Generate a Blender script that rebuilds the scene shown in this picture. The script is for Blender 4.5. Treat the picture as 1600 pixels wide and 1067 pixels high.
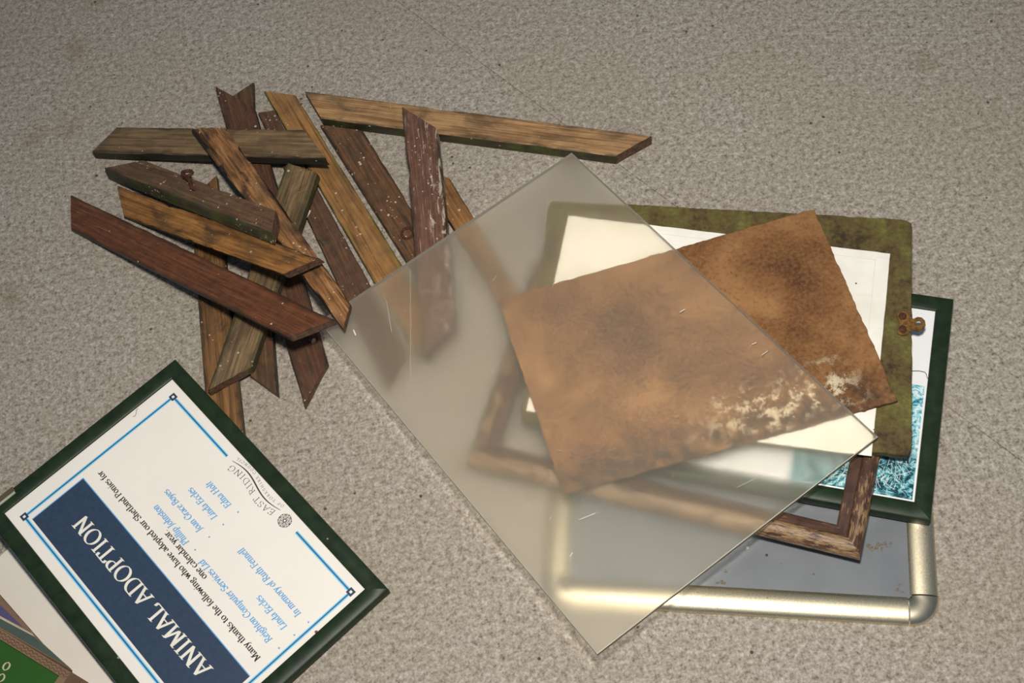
import bpy, bmesh, math, random
from mathutils import Vector, Matrix, noise as mnoise

for o in list(bpy.data.objects):
    bpy.data.objects.remove(o, do_unlink=True)
scene = bpy.context.scene
COL = scene.collection

# ------------------------------------------------------------------ camera
F_PX, PITCH, ROLL, CAM_H = 2018.0, math.radians(61.56), math.radians(-14.026), 1.0
_f = Vector((0, math.cos(PITCH), -math.sin(PITCH)))
_r0 = Vector((1, 0, 0))
_u0 = _r0.cross(_f)
CAM_R = math.cos(ROLL) * _r0 + math.sin(ROLL) * _u0
CAM_U = -math.sin(ROLL) * _r0 + math.cos(ROLL) * _u0
CAM_F = _f
CAM_P = Vector((0, 0, CAM_H))
cd = bpy.data.cameras.new('camera')
cd.sensor_width = 36.0
cd.lens = 36.0 * F_PX / 1600.0
cd.clip_start = 0.02
cam = bpy.data.objects.new('camera', cd)
COL.objects.link(cam)
m = Matrix((CAM_R, CAM_U, -CAM_F)).transposed().to_4x4()
m.translation = CAM_P
cam.matrix_world = m
scene.camera = cam

# ------------------------------------------------------------------ light
w = bpy.data.worlds.new('room_light')
scene.world = w
w.use_nodes = True
bg = w.node_tree.nodes['Background']
bg.inputs[0].default_value = (0.62, 0.80, 1.0, 1)
bg.inputs[1].default_value = 0.17
fl = bpy.data.lights.new('camera_flash', 'AREA')
fl.shape = 'DISK'
fl.size = 0.10
fl.energy = 13.2
fl.color = (1.0, 0.945, 0.865)
flo = bpy.data.objects.new('camera_flash', fl)
COL.objects.link(flo)
_fp = CAM_P + CAM_U * 0.20 - CAM_R * 0.0
_ft = Vector((0.03, 0.52, 0))
flo.matrix_world = Matrix.Translation(_fp) @ (_ft - _fp).to_track_quat('-Z', 'Y').to_matrix().to_4x4()

scene.view_settings.view_transform = 'Standard'
scene.view_settings.look = 'None'
scene.view_settings.exposure = 0.0
scene.view_settings.gamma = 1.0
scene.view_settings.use_curve_mapping = False
scene.cycles.use_denoising = True
scene.cycles.max_bounces = 12
scene.cycles.transmission_bounces = 12
scene.cycles.sample_clamp_indirect = 0.0
scene.cycles.use_guiding = True
scene.cycles.use_surface_guiding = True


# ------------------------------------------------------------------ geometry helpers
def ray(px, py):
    return (px - 800.0) * CAM_R - (py - 533.5) * CAM_U + F_PX * CAM_F


def at(p, z):
    """photo point -> place in the room at height z"""
    d = ray(*p)
    return CAM_P + d * ((z - CAM_H) / d.z)


def tilt(base):
    return lambda x: base + 0.0025 * (x - 0.30)


def att(p, fn):
    q = at(p, fn(0.2))
    for _ in range(5):
        q = at(p, fn(q.x))
    return q


def on_plane(p, o, n):
    d = ray(*p)
    return CAM_P + d * ((o - CAM_P).dot(n) / d.dot(n))


def tag(o, label=None, cat=None, group=None, kind=None):
    if label: o['label'] = label
    if cat: o['category'] = cat
    if group: o['group'] = group
    if kind: o['kind'] = kind
    return o


def empty(name, mat4):
    o = bpy.data.objects.new(name, None)
    o.empty_display_size = 0.02
    COL.objects.link(o)
    o.matrix_world = mat4
    return o


def link(name, verts, faces, mats, parent=None, mat4=None, smooth=None, fmat=None):
    me = bpy.data.meshes.new(name)
    me.from_pydata([tuple(v) for v in verts], [], faces)
    if not isinstance(mats, (list, tuple)):
        mats = [mats]
    for mm in mats:
        me.materials.append(mm)
    if fmat:
        me.polygons.foreach_set('material_index', fmat)
    bm = bmesh.new()
    bm.from_mesh(me)
    bmesh.ops.recalc_face_normals(bm, faces=bm.faces)
    bm.to_mesh(me)
    bm.free()
    if smooth is not None:
        me.shade_smooth()
        me.set_sharp_from_angle(angle=math.radians(smooth))
    me.update()
    o = bpy.data.objects.new(name, me)
    COL.objects.link(o)
    if mat4 is not None:
        o.matrix_world = mat4
    if parent is not None:
        o.parent = parent
    return o


def basis(o, x, y_hint):
    """frame with origin o, x along x, z up-ish normal"""
    x = x.normalized()
    z = x.cross(y_hint).normalized()
    y = z.cross(x).normalized()
    mm = Matrix((x, y, z)).transposed().to_4x4()
    mm.translation = o
    return mm


def nz(v, s=1.0, seed=0.0):
    return mnoise.noise(Vector((v[0] * s + seed, v[1] * s + seed * 1.7, v[2] * s - seed)))


# ------------------------------------------------------------------ material helpers
def lin(c):
    out = []
    for v in c[:3]:
        v /= 255.0
        out.append(v / 12.92 if v <= 0.04045 else ((v + 0.055) / 1.055) ** 2.4)
    return (out[0], out[1], out[2], 1.0)


class MT:
    def __init__(self, name):
        self.m = bpy.data.materials.new(name)
        self.m.use_nodes = True
        self.nt = self.m.node_tree
        self.nt.nodes.clear()
        self.out = self.nt.nodes.new('ShaderNodeOutputMaterial')
        self.tc = self.nt.nodes.new('ShaderNodeTexCoord')

    def n(self, t, ins=None, **at_):
        nd = self.nt.nodes.new(t)
        for k, v in at_.items():
            setattr(nd, k, v)
        for k, v in (ins or {}).items():
            s = nd.inputs[k]
            if isinstance(v, bpy.types.NodeSocket):
                self.nt.links.new(v, s)
            else:
                s.default_value = v
        return nd

    def coord(self, loc=(0, 0, 0), scale=(1, 1, 1), rot=(0, 0, 0)):
        return self.n('ShaderNodeMapping', {'Vector': self.tc.outputs['Object'], 'Location': loc,
                                            'Scale': scale, 'Rotation': rot}).outputs[0]

    def noise(self, vec, scale=1.0, detail=4.0, rough=0.55, dist=0.0):
        return self.n('ShaderNodeTexNoise', {'Vector': vec, 'Scale': scale, 'Detail': detail,
                                             'Roughness': rough, 'Distortion': dist}).outputs[0]

    def ramp(self, fac, stops, interp='LINEAR'):
        nd = self.n('ShaderNodeValToRGB', {'Fac': fac})
        cr = nd.color_ramp
        cr.interpolation = interp
        while len(cr.elements) < len(stops):
            cr.elements.new(0.5)
        for e, (p, c) in zip(cr.elements, stops):
            e.position = p
            e.color = c if len(c) == 4 else (c[0], c[0], c[0], 1)
        return nd.outputs[0]

    def step(self, fac, a, b):
        return self.n('ShaderNodeMapRange', {'Value': fac, 'From Min': a, 'From Max': b,
                                             'To Min': 0.0, 'To Max': 1.0}).outputs[0]

    def mix(self, fac, a, b, mode='MIX'):
        nd = self.n('ShaderNodeMix', data_type='RGBA', blend_type=mode)
        for i, v in ((0, fac), (6, a), (7, b)):
            if isinstance(v, bpy.types.NodeSocket):
                self.nt.links.new(v, nd.inputs[i])
            else:
                nd.inputs[i].default_value = v
        return nd.outputs[2]

    def math(self, op, a, b=0.0):
        nd = self.n('ShaderNodeMath', operation=op)
        for i, v in ((0, a), (1, b)):
            if isinstance(v, bpy.types.NodeSocket):
                self.nt.links.new(v, nd.inputs[i])
            else:
                nd.inputs[i].default_value = v
        return nd.outputs[0]

    def sep(self, vec):
        return self.n('ShaderNodeSeparateXYZ', {'Vector': vec}).outputs

    def bump(self, h, strength=0.4, dist=0.001):
        return self.n('ShaderNodeBump', {'Height': h, 'Strength': strength, 'Distance': dist}).outputs[0]

    def finish(self, col, rough=0.6, bump=None, metal=0.0, spec=0.5, coat=0.0):
        ins = {'Base Color': col, 'Roughness': rough, 'Metallic': metal, 'Specular IOR Level': spec}
        if coat:
            ins['Coat Weight'] = coat
        if bump is not None:
            ins['Normal'] = bump
        p = self.n('ShaderNodeBsdfPrincipled', ins)
        self.nt.links.new(p.outputs[0], self.out.inputs[0])
        return self.m


def plain(name, rgb, rough=0.5, spec=0.5, metal=0.0, var=0.06, scale=60.0, bump=0.0, coat=0.0):
    M = MT(name)
    v = M.coord()
    nn = M.noise(v, scale, 5)
    c = lin(rgb)
    a = tuple(max(0, x * (1 - var)) for x in c[:3]) + (1,)
    b = tuple(min(1, x * (1 + var)) for x in c[:3]) + (1,)
    col = M.ramp(nn, [(0.3, a), (0.7, b)])
    bp_ = M.bump(M.noise(v, scale * 8, 4), bump, 0.0005) if bump else None
    return M.finish(col, rough, bp_, metal, spec, coat)


def wood(name, seed, dark, mid, light, paint=None, amount=0.0, side=(52, 48, 42), algae=0.0, flecks=0.3,
         grain=1.0, stain=0.5, rough=0.5, side_algae=0.0, smear=0.0):
    """weathered strip timber; grain runs along local x"""
    M = MT(name)
    off = (seed * 3.1, seed * 1.7, seed * 0.9)
    g = M.coord(off, (14, 300, 300))
    g1 = M.noise(g, 1.0, 6, 0.62, 0.35)
    g2 = M.noise(M.coord(off, (5, 900, 900)), 1.0, 3, 0.5, 0.1)
    gm = M.math('ADD', M.math('MULTIPLY', g1, 0.7), M.math('MULTIPLY', g2, 0.3 * grain))
    col = M.ramp(gm, [(0.34, lin(dark)), (0.48, lin(mid)), (0.62, lin(light))])
    iso = M.coord(off, (1, 1, 1))
    bl = M.noise(M.coord(off, (26, 60, 60)), 1.0, 5, 0.6, 0.6)
    st = M.math('MULTIPLY', M.step(bl, 0.48, 0.66), stain)
    col = M.mix(st, col, lin((44, 35, 28)))
    cl = M.noise(M.coord((seed, seed * 2, 1), (1, 1, 1)), 22, 5, .6)
    col = M.mix(M.math('MULTIPLY', M.step(cl, .45, .62), .42), col, lin((70, 57, 44)))
    if paint:
        pm = M.noise(M.coord((seed * 5.3, seed, 0), (20, 130, 60)), 1.0, 8, 0.65, 0.5)
        lo = 0.75 - 0.55 * amount
        msk = M.step(pm, lo - 0.02, lo + 0.03)
        pv = M.noise(iso, 110, 5)
        pc = lin(paint)
        pcol = M.ramp(pv, [(0.3, tuple(x * 0.72 for x in pc[:3]) + (1,)), (0.72, tuple(x * 1.25 for x in pc[:3]) + (1,))])
        ps = M.noise(M.coord((seed * 1.3, 4.4, 0), (16, 420, 200)), 1.0, 6, .65, .3)
        pcol = M.mix(M.math('MULTIPLY', M.step(ps, .50, .66), .55), pcol, tuple(min(1, x * f_) for x, f_ in zip(pc[:3], (2.0, 1.9, 1.7))) + (1,))
        pcol = M.mix(M.math('MULTIPLY', M.step(ps, .46, .34), .6), pcol, tuple(x * .45 for x in pc[:3]) + (1,))
        # fine lengthwise scratches through the paint
        sc = M.noise(M.coord((seed, 2.2, 0), (30, 700, 100)), 1.0, 3, 0.5)
        msk = M.math('MULTIPLY', msk, M.math('SUBTRACT', 1.0, M.math('MULTIPLY', M.step(sc, 0.60, 0.68), 0.75)))
        col = M.mix(msk, col, pcol)
    nrm = M.sep(M.tc.outputs['Normal'])
    sd = M.step(M.math('ABSOLUTE', nrm[1]), 0.55, 0.8)
    sn = M.noise(M.coord(off, (40, 160, 160)), 1.0, 4)
    sc_ = lin(side)
    scol = M.ramp(sn, [(0.3, tuple(x * 0.55 for x in sc_[:3]) + (1,)), (0.7, tuple(x * 1.5 for x in sc_[:3]) + (1,))])
    if side_algae:
        scol = M.mix(M.math('MULTIPLY', M.step(M.noise(iso, 45, 4), 0.42, 0.6), side_algae), scol, lin((96, 108, 34)))
    col = M.mix(sd, col, scol)
    en = M.step(M.math('ABSOLUTE', nrm[0]), 0.45, 0.7)
    ecol = M.ramp(M.noise(iso, 260, 4), [(0.3, lin((62, 46, 36))), (0.7, lin((112, 84, 66)))])
    col = M.mix(en, col, ecol)
    if algae:
        xyz = M.sep(M.tc.outputs['Object'])
        yy = M.math('ABSOLUTE', xyz[1])
        am = M.step(M.math('ADD', yy, M.math('MULTIPLY', M.math('SUBTRACT', M.noise(iso, 40, 5), 0.5), 0.02)), 0.010, 0.0150)
        col = M.mix(M.math('MULTIPLY', am, algae), col, lin((98, 100, 40)))
    xyz0 = M.sep(M.tc.outputs['Object'])
    ed_ = M.math('ADD', M.math('ABSOLUTE', xyz0[1]), M.math('MULTIPLY', M.math('SUBTRACT', M.noise(M.coord((seed * 2, 0, 4), (30, 50, 50)), 1.0, 5, .65), .5), .014))
    col = M.mix(M.math('MULTIPLY', M.step(ed_, .0125, .0150), .62), col, lin((46, 39, 31)))
    if smear:
        sm = M.noise(M.coord((seed, 7, 1), (40, 170, 50)), 1.0, 7, .7, .6)
        sm = M.math('ADD', sm, M.math('MULTIPLY', M.step(xyz0[1], -.004, .016), .10 if smear > 0 else 0.0))
        col = M.mix(M.math('MULTIPLY', M.step(sm, .60, .66), .8), col, lin((186, 170, 154)))
    if flecks:
        vo = M.n('ShaderNodeTexVoronoi', {'Vector': iso, 'Scale': 330.0})
        pick = M.sep(vo.outputs['Color'])
        small = M.math('LESS_THAN', vo.outputs['Distance'], M.math('MULTIPLY', M.math('POWER', pick[1], 2.0), 0.42))
        some = M.math('LESS_THAN', pick[0], flecks * 0.62)
        patch = M.step(M.noise(iso, 42, 4), 0.48, 0.56)
        fm = M.math('MULTIPLY', M.math('MULTIPLY', small, some), patch)
        col = M.mix(M.math('MULTIPLY', fm, 0.8), col, lin((205, 188, 172)))
    b = M.bump(M.math('ADD', gm, M.math('MULTIPLY', bl, 0.4)), 0.8, 0.0014)
    return M.finish(col, rough, b, 0.0, 0.35)


# ------------------------------------------------------------------ floor: cord carpet in two butted widths
def carpet():
    M = MT('cord_carpet')
    v = M.coord()
    fib = M.noise(v, 430, 3, 0.7)
    fib2 = M.noise(M.coord((3, 1, 0), (1, 1, 1)), 190, 4, 0.65)
    big = M.noise(v, 7, 4, 0.5)
    mixv = M.math('ADD', M.math('MULTIPLY', fib, 0.5), M.math('MULTIPLY', fib2, 0.5))
    col = M.ramp(mixv, [(0.34, lin((92, 84, 74))), (0.46, lin((148, 139, 127))), (0.55, lin((172, 164, 153))),
                        (0.68, lin((206, 200, 190)))])
    col = M.mix(M.math('MULTIPLY', M.step(big, 0.40, 0.70), 0.20), col, lin((146, 128, 102)))
    # brown spots trodden in
    vo = M.n('ShaderNodeTexVoronoi', {'Vector': M.coord((0.31, 0.12, 0), (1, 1, 1)), 'Scale': 11.0})
    sp = M.math('MULTIPLY', M.step(M.math('ADD', vo.outputs['Distance'], M.math('MULTIPLY', M.noise(v, 60, 4), 0.30)), 0.36, 0.19), 0.34)
    pick = M.math('LESS_THAN', M.sep(vo.outputs['Color'])[1], 0.4)
    col = M.mix(M.math('MULTIPLY', sp, pick), col, lin((112, 92, 58)))
    # dark grit
    vg = M.n('ShaderNodeTexVoronoi', {'Vector': v, 'Scale': 75.0})
    gm = M.math('MULTIPLY', M.math('LESS_THAN', vg.outputs['Distance'], 0.11),
                M.math('LESS_THAN', M.sep(vg.outputs['Color'])[0], 0.10))
    col = M.mix(M.math('MULTIPLY', gm, 0.8), col, lin((52, 44, 36)))
    wv = M.n('ShaderNodeTexWave', {'Vector': M.coord((0, 0, 0), (1, 1, 1), (0, 0, math.radians(-72))), 'Scale': 62.0,
                                   'Distortion': 2.0, 'Detail': 2.0, 'Detail Scale': 2.0}, wave_type='BANDS').outputs[1]
    rib = M.math('MULTIPLY', wv, M.step(M.noise(v, 3.0, 2), 0.40, 0.62))
    h = M.math('ADD', M.math('MULTIPLY', mixv, 1.0), M.math('MULTIPLY', rib, 0.16))
    return M.finish(col, 0.95, M.bump(h, 0.55, 0.0022), 0.0, 0.15)


M_CARPET = carpet()
M_SUB = plain('underlay', (70, 64, 58), 0.95)
sa, sb = at((660, 30), 0), at((1600, 722), 0)
sd = (sb - sa).normalized()
sn = Vector((-sd.y, sd.x, 0))
vs = [(-4, -3, -0.012), (4, -3, -0.012), (4, 5, -0.012), (-4, 5, -0.012),
      (-4, -3, -0.0062), (4, -3, -0.0062), (4, 5, -0.0062), (-4, 5, -0.0062)]
fc = [(0, 1, 2, 3), (4, 5, 6, 7), (0, 1, 5, 4), (1, 2, 6, 5), (2, 3, 7, 6), (3, 0, 4, 7)]
floor = link('floor', vs, fc, M_SUB)
tag(floor, kind='structure')
for sgn in (-1, 1):
    a = sa + sn * (sgn * 0.0002)
    pts = [a - sd * 4, a + sd * 4, a + sd * 4 + sn * sgn * 3.2, a - sd * 4 + sn * sgn * 3.2]
    v8 = [(p.x, p.y, -0.006) for p in pts] + [(p.x, p.y, -0.0004) for p in pts]
    # softened seam edge
    for k in (0, 1):
        p = pts[k] + sn * (sgn * 0.0010)
        v8.append((p.x, p.y, 0.0))
    for k in (2, 3):
        v8.append((pts[k].x, pts[k].y, 0.0))
    fcs = [(0, 1, 2, 3), (0, 1, 5, 4), (1, 2, 6, 5), (2, 3, 7, 6), (3, 0, 4, 7), (4, 5, 9, 8), (5, 6, 10, 9), (6, 7, 11, 10), (7, 4, 8, 11), (8, 9, 10, 11)]
    link('carpet_width', v8, fcs, M_CARPET, floor)

# ------------------------------------------------------------------ timber strips
RUST = plain('rusty_iron', (84, 52, 36), 0.7, 0.4, 0.3, 0.5, 500, 0.6)
SCREW = plain('dull_screw_metal', (150, 140, 128), 0.4, 0.5, 0.8, 0.3, 400)


def strip(name, c, zs, ze, T, mat, label, seed, rough=0.0004, groove=0.0, chip=0.0012):
    A, B, C, D = at(c[0], zs), at(c[1], ze), at(c[2], ze), at(c[3], zs)
    ctr = (A + B + C + D) / 4
    ln = ((B - A) + (C - D)) / 2
    n = (B - A).cross(D - A).normalized()
    if n.z < 0:
        n = -n
    yv = n.cross(ln.normalized())
    M4 = basis(ctr, ln, yv)
    inv = M4.inverted()
    NS = 64
    e = 0.03
    ring = [(e, 0), (0.10, 0), (0.22, 0), (0.34, 0), (0.46, 0), (0.58, 0), (0.70, 0), (0.82, 0), (0.91, 0), (1 - e, 0),
            (1, -0.0009), (1, -T * 0.35), (1, -T * 0.7), (1, -T + 0.0006), (1 - e, -T), (0.66, -T), (0.33, -T), (e, -T),
            (0, -T + 0.0006), (0, -T * 0.7), (0, -T * 0.35), (0, -0.0009)]
    nr = len(ring)
    verts, faces = [], []
    for i in range(NS + 1):
        s = i / NS
        L, R = A.lerp(B, s), D.lerp(C, s)
        for (u, h) in ring:
            edge = min(u, 1 - u) < 0.05 and h > -T * 0.5
            uu = u
            if edge:
                k = max(0.0, nz((s * 9, 0.0 if u < .5 else 5.0, 0), 1.0, seed) - 0.12) * 2.0
                k += max(0.0, nz((s * 34, 0.0 if u < .5 else 5.0, 3), 1.0, seed) - 0.2)
                d = chip * k / max(1e-4, (R - L).length)
                uu = u + d if u < .5 else u - d
            p = L.lerp(R, uu)
            hh = h
            if h == 0:
                hh = h + rough * (nz((s * 24, u * 9, 0), 1.0, seed + 3) - 0.3)
                if groove:
                    hh -= groove * max(0.0, nz((s * 4, u * 7, 0), 1.0, seed + 9)) * 2
            q = inv @ (p + n * hh)
            end = 0.0
            if i == 0 or i == NS:
                end = 0.0009 * nz((u * 14, h * 300, 0), 1.0, seed + (5 if i else 1))
            q.x += end
            verts.append(q)
    for i in range(NS):
        for j in range(nr):
            a, b = i * nr + j, i * nr + (j + 1) % nr
            faces.append((a, b, b + nr, a + nr))
    faces.append(tuple(range(nr)))
    faces.append(tuple(NS * nr + j for j in range(nr)))
    o = link(name, verts, faces, mat, None, M4, 40)
    tag(o, label, 'wood strip', 'broken timber frame strips')
    o['_len'] = ln.length
    return o


def on_strip(px, c, zs, ze):
    A, B, D = at(c[0], zs), at(c[1], ze), at(c[3], zs)
    n = (B - A).cross(D - A).normalized()
    if n.z < 0:
        n = -n
    return on_plane(px, A, n), n


OR = dict(dark=(72, 50, 30), mid=(128, 90, 52), light=(164, 120, 72))
GR = dict(dark=(70, 56, 42), mid=(118, 95, 66), light=(146, 120, 86))
DK = dict(dark=(60, 44, 32), mid=(92, 68, 46), light=(118, 88, 60))
MAROON = (92, 60, 46)
PX = {
 'S8': [(350,160),(354,215),(398,215),(396,128)],
 'S13': [(378,440),(390,586),(433,616),(420,440)],
 'S11': [(297,312),(326,690),(382,690),(338,274)],
 'S15': [(403,176),(602,604),(637,550),(428,172)],
 'S10': [(412,142),(649,552),(690,512),(462,149)],
 'S16': [(500,195),(667,460),(694,408),(567,204)],
 'S1': [(476,142),(1018,212),(961,244),(502,185)],
 'S18': [(650,262),(800,505),(838,500),(703,279)],
 'S7': [(336,135),(474,635),(511,566),(397,168)],
 'S9': [(448,254),(324,610),(393,573),(496,270)],
 'S17': [(628,167),(662,551),(711,496),(682,200)],
 'S2': [(183,198),(474,202),(510,248),(143,238)],
 'S3': [(297,199),(536,513),(547,472),(353,199)],
 'S6': [(183,290),(498,403),(441,428),(194,338)],
 'S5': [(226,250),(431,328),(424,364),(163,262)],
 'S4': [(110,304),(523,499),(450,527),(111,358)],
}
ZZ = {'S8': (6.5, 6.1, 6), 'S13': (9.5, 9.2, 9), 'S11': (8.5, 8.2, 8), 'S15': (8.5, 8.2, 8), 'S10': (9.5, 9.2, 9),
      'S16': (9.5, 9.2, 9), 'S1': (13.5, 13.3, 13), 'S18': (9.5, 9.2, 9), 'S7': (17, 8.2, 8), 'S9': (26, 20.4, 10),
      'S17': (34, 29.2, 19), 'S2': (10.5, 36.8, 10), 'S3': (37.5, 57.5, 8), 'S6': (10.8, 72.8, 10),
      'S5': (15.0, 76.5, 13), 'S4': (9.8, 65.0, 9)}
WM = {
 'S8': wood('wood_short_tip', 1, **DK, stain=0.7, flecks=0.2),
 'S13': wood('wood_dark_offcut', 2, **DK, paint=MAROON, amount=0.35, flecks=0.4),
 'S11': wood('wood_left_upright', 3, (62, 44, 28), (112, 80, 48), (146, 106, 64), stain=0.8, side_algae=0.6, flecks=0.25),
 'S15': wood('wood_maroon_under', 4, **DK, paint=(88, 64, 48), amount=0.95, flecks=0.8),
 'S10': wood('wood_ochre_grain', 5, **OR, algae=0.4, side=(70, 74, 44), side_algae=0.8, flecks=0.25, stain=0.35, grain=1.6),
 'S16': wood('wood_half_painted', 6, **DK, paint=(98, 70, 48), amount=0.55, flecks=0.75),
 'S1': wood('wood_long_pine', 7, (92, 64, 40), (146, 108, 70), (180, 142, 98), side=(58, 54, 40), side_algae=0.5, stain=0.55, flecks=0.12, grain=1.4),
 'S18': wood('wood_ochre_right', 8, **OR, algae=0.3, flecks=0.1, side=(44, 34, 28)),
 'S7': wood('wood_long_dark', 9, (54, 38, 28), (88, 62, 42), (108, 78, 54), paint=(84, 56, 42), amount=0.5, flecks=0.55, side=(60, 48, 40)),
 'S9': wood('wood_grey_green', 10, **GR, algae=0.35, flecks=0.5, side=(80, 72, 54)),
 'S17': wood('wood_white_flaked', 11, (88, 66, 54), (128, 104, 90), (190, 174, 158), paint=(100, 70, 56), amount=0.72, flecks=1.0, smear=1.0),
 'S2': wood('wood_flat_grey', 12, **GR, stain=0.45, side=(46, 42, 36), flecks=0.15),
 'S3': wood('wood_splintered', 13, (70, 48, 30), (138, 94, 56), (172, 130, 86), stain=0.8, flecks=0.35, side=(60, 50, 40)),
 'S6': wood('wood_orange', 14, (92, 58, 30), (142, 96, 48), (172, 122, 66), stain=0.75, flecks=0.3, side=(50, 42, 36)),
 'S5': wood('wood_brown_green', 15, (78, 60, 44), (108, 84, 60), (124, 100, 70), paint=(96, 70, 52), amount=0.5, side=(62, 58, 44), side_algae=0.25, flecks=0.9),
 'S4': wood('wood_maroon_long', 16, (90, 60, 40), (120, 84, 56), (140, 104, 70), paint=(96, 58, 37), amount=0.92, flecks=0.12, side=(72, 60, 46), stain=0.2),
}
LB = {
 'S8': 'small pointed end of a dark strip poking out at the very top of the pile',
 'S13': 'short dark strip ending in a rightward point, between two lower strips on the carpet',
 'S11': 'ochre upright strip running down under the corner of the animal adoption notice',
 'S15': 'maroon painted strip low in the pile, running under the frosted sheet beside the ochre one',
 'S10': 'straight ochre strip with fine grain and green mossy right edge',
 'S16': 'brown half-painted strip with a metal ring, right of the mossy ochre strip',
 'S1': 'longest bare pine strip lying apart at the top right of the pile',
 'S18': 'ochre strip slanting under the frosted sheet, right of the white-flaked one',
 'S7': 'long dark brown strip whose lower point lies alone on the carpet left of the sheet',
 'S9': 'grey-green strip slanting down left, with a square sawn end near the notice',
 'S17': 'reddish brown strip flaked with white paint, half under the frosted sheet',
 'S2': 'flat grey weathered strip lying level at the upper left of the pile',
 'S3': 'splintered ochre strip crossing over the level grey strip, pointing at the sheet corner',
 'S6': 'bright orange bare strip between the maroon strip and the mossy-sided brown strip',
 'S5': 'brown strip with thick mossy green side and a rusty loop on top',
 'S4': 'smooth maroon painted strip, lowest left and foremost of the pile',
}
NM = {'S8': 'wood_strip'}
STRIP = {}
for i, (k, c) in enumerate(PX.items()):
    zs, ze, T = (v / 1000 for v in ZZ[k])
    kw = {}
    if k == 'S3': kw = dict(groove=0.0022, rough=0.0012, chip=0.004)
    if k == 'S6': kw = dict(chip=0.0022, rough=0.0007)
    if k == 'S17': kw = dict(chip=0.002)
    STRIP[k] = strip('wood_strip', c, zs, ze, T, WM[k], LB[k], i * 7.3 + 1, **kw)


def tube(pts, r, seg=8):
    verts, faces = [], []
    n = len(pts)
    up = Vector((0.3, 0.2, 1)).normalized()
    for i, p in enumerate(pts):
        d = (pts[min(i + 1, n - 1)] - pts[max(i - 1, 0)]).normalized()
        a = d.cross(up)
        if a.length < 1e-4:
            a = d.cross(Vector((1, 0, 0)))
        a.normalize()
        b = a.cross(d)
        rr = r[i] if isinstance(r, (list, tuple)) else r
        for k in range(seg):
            t = 2 * math.pi * k / seg
            verts.append(p + (a * math.cos(t) + b * math.sin(t)) * rr)
    for i in range(n - 1):
        for k in range(seg):
            q = i * seg + k
            w_ = i * seg + (k + 1) % seg
            faces.append((q, w_, w_ + seg, q + seg))
    faces.append(tuple(range(seg)))
    faces.append(tuple((n - 1) * seg + k for k in range(seg)))
    return verts, faces


def child_world(name, verts, faces, mat, parent, smooth=40):
    """mesh given in room coordinates, parented to a thing that is already placed"""
    inv = parent.matrix_world.inverted()
    return link(name, [inv @ Vector(v) for v in verts], faces, mat, parent, None, smooth)


# rusty bent nail loop on the brown strip
p0, n0 = on_strip((296, 279), PX['S5'], .0150, .0765)
p1, _ = on_strip((301, 296), PX['S5'], .0150, .0765)
dv = (p1 - p0)
sv = n0.cross(dv).normalized()
loop = [p0 - n0 * .001 + sv * .002]
for k in range(13):
    t = math.radians(200 - k * 32)
    loop.append(p0 + sv * .0045 * math.cos(t) + dv.normalized() * .003 * math.sin(t) + n0 * (.003 + .0004 * k))
loop += [p0 + dv * .55 + n0 * .004, p1 + n0 * .0025, p1 + sv * .002 - n0 * .0005]
bpy.context.view_layer.update()
v_, f_ = tube(loop, .0018, 7)
o = child_world('bent_nail', v_, f_, RUST, STRIP['S5'])
tag(o, 'rusty bent nail loop')
# flat ring on the half painted strip
p0, n0 = on_strip((637, 365), PX['S16'], .0095, .0092)
ringp = []
ax = n0.cross(Vector((1, 0, 0))).normalized()
ay = n0.cross(ax)
for k in range(25):
    t = 2 * math.pi * k / 24
    ringp.append(p0 + n0 * .0008 + ax * .0056 * math.cos(t) + ay * .0056 * math.sin(t))
v_, f_ = tube(ringp, .0013, 7)
o = child_world('hanging_ring', v_, f_, RUST, STRIP['S16'])
tag(o, 'small corroded metal ring')


def screw(px, key, dirpx, ln=.008):
    zs, ze, T = (v / 1000 for v in ZZ[key])
    a, n_ = on_strip(px, PX[key], zs, ze)
    b, _ = on_strip(dirpx, PX[key], zs, ze)
    d = (b - a).normalized() * ln
    pts = [a - n_ * .001, a + d * .5 + n_ * .0012, a + d + n_ * .0022, a + d * 1.02 + n_ * .0022, a + d * 1.2 + n_ * .0024]
    v, f = tube(pts, [.0012, .0012, .0012, .0026, .0026], 8)
    o_ = child_world('screw', v, f, SCREW, STRIP[key])
    tag(o_, 'protruding dull screw')


screw((498, 375), 'S15', (510, 384))
screw((483, 530), 'S7', (496, 537), .005)

# ------------------------------------------------------------------ frames
def sweep_frame(W, Hh, prof, mats, parent, name, split=None):
    """four mitred bars; prof = closed outline [(inset, z)...]"""
    cs = [Vector((0, 0, 0)), Vector((W, 0, 0)), Vector((W, Hh, 0)), Vector((0, Hh, 0))]
    dirs = [Vector((1, 0, 0)), Vector((0, 1, 0)), Vector((-1, 0, 0)), Vector((0, -1, 0))]
    inw = [Vector((0, 1, 0)), Vector((-1, 0, 0)), Vector((0, -1, 0)), Vector((1, 0, 0))]
    outp = []
    for s in range(4):
        a, b, d, n_ = cs[s], cs[(s + 1) % 4], dirs[s], inw[s]
        verts, faces = [], []
        k = len(prof)
        N = 24
        for i in range(N + 1):
            for (ins, z) in prof:
                st, en = a + d * ins + n_ * ins, b - d * ins + n_ * ins
                verts.append(st.lerp(en, i / N) + Vector((0, 0, z)))
        for i in range(N):
            for j in range(k):
                p, q = i * k + j, i * k + (j + 1) % k
                faces.append((p, q, q + k, p + k))
        faces.append(tuple(range(k)))
        faces.append(tuple(N * k + j for j in range(k)))
        mt = mats[s % 2] if isinstance(mats, (list, tuple)) else mats
        fm = None
        if split:
            fm = [0 if j < split else 1 for i in range(N) for j in range(k)] + [0, 0]
        outp.append(link(name, verts, faces, mt, parent, None, 35, fm))
    return outp


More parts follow.
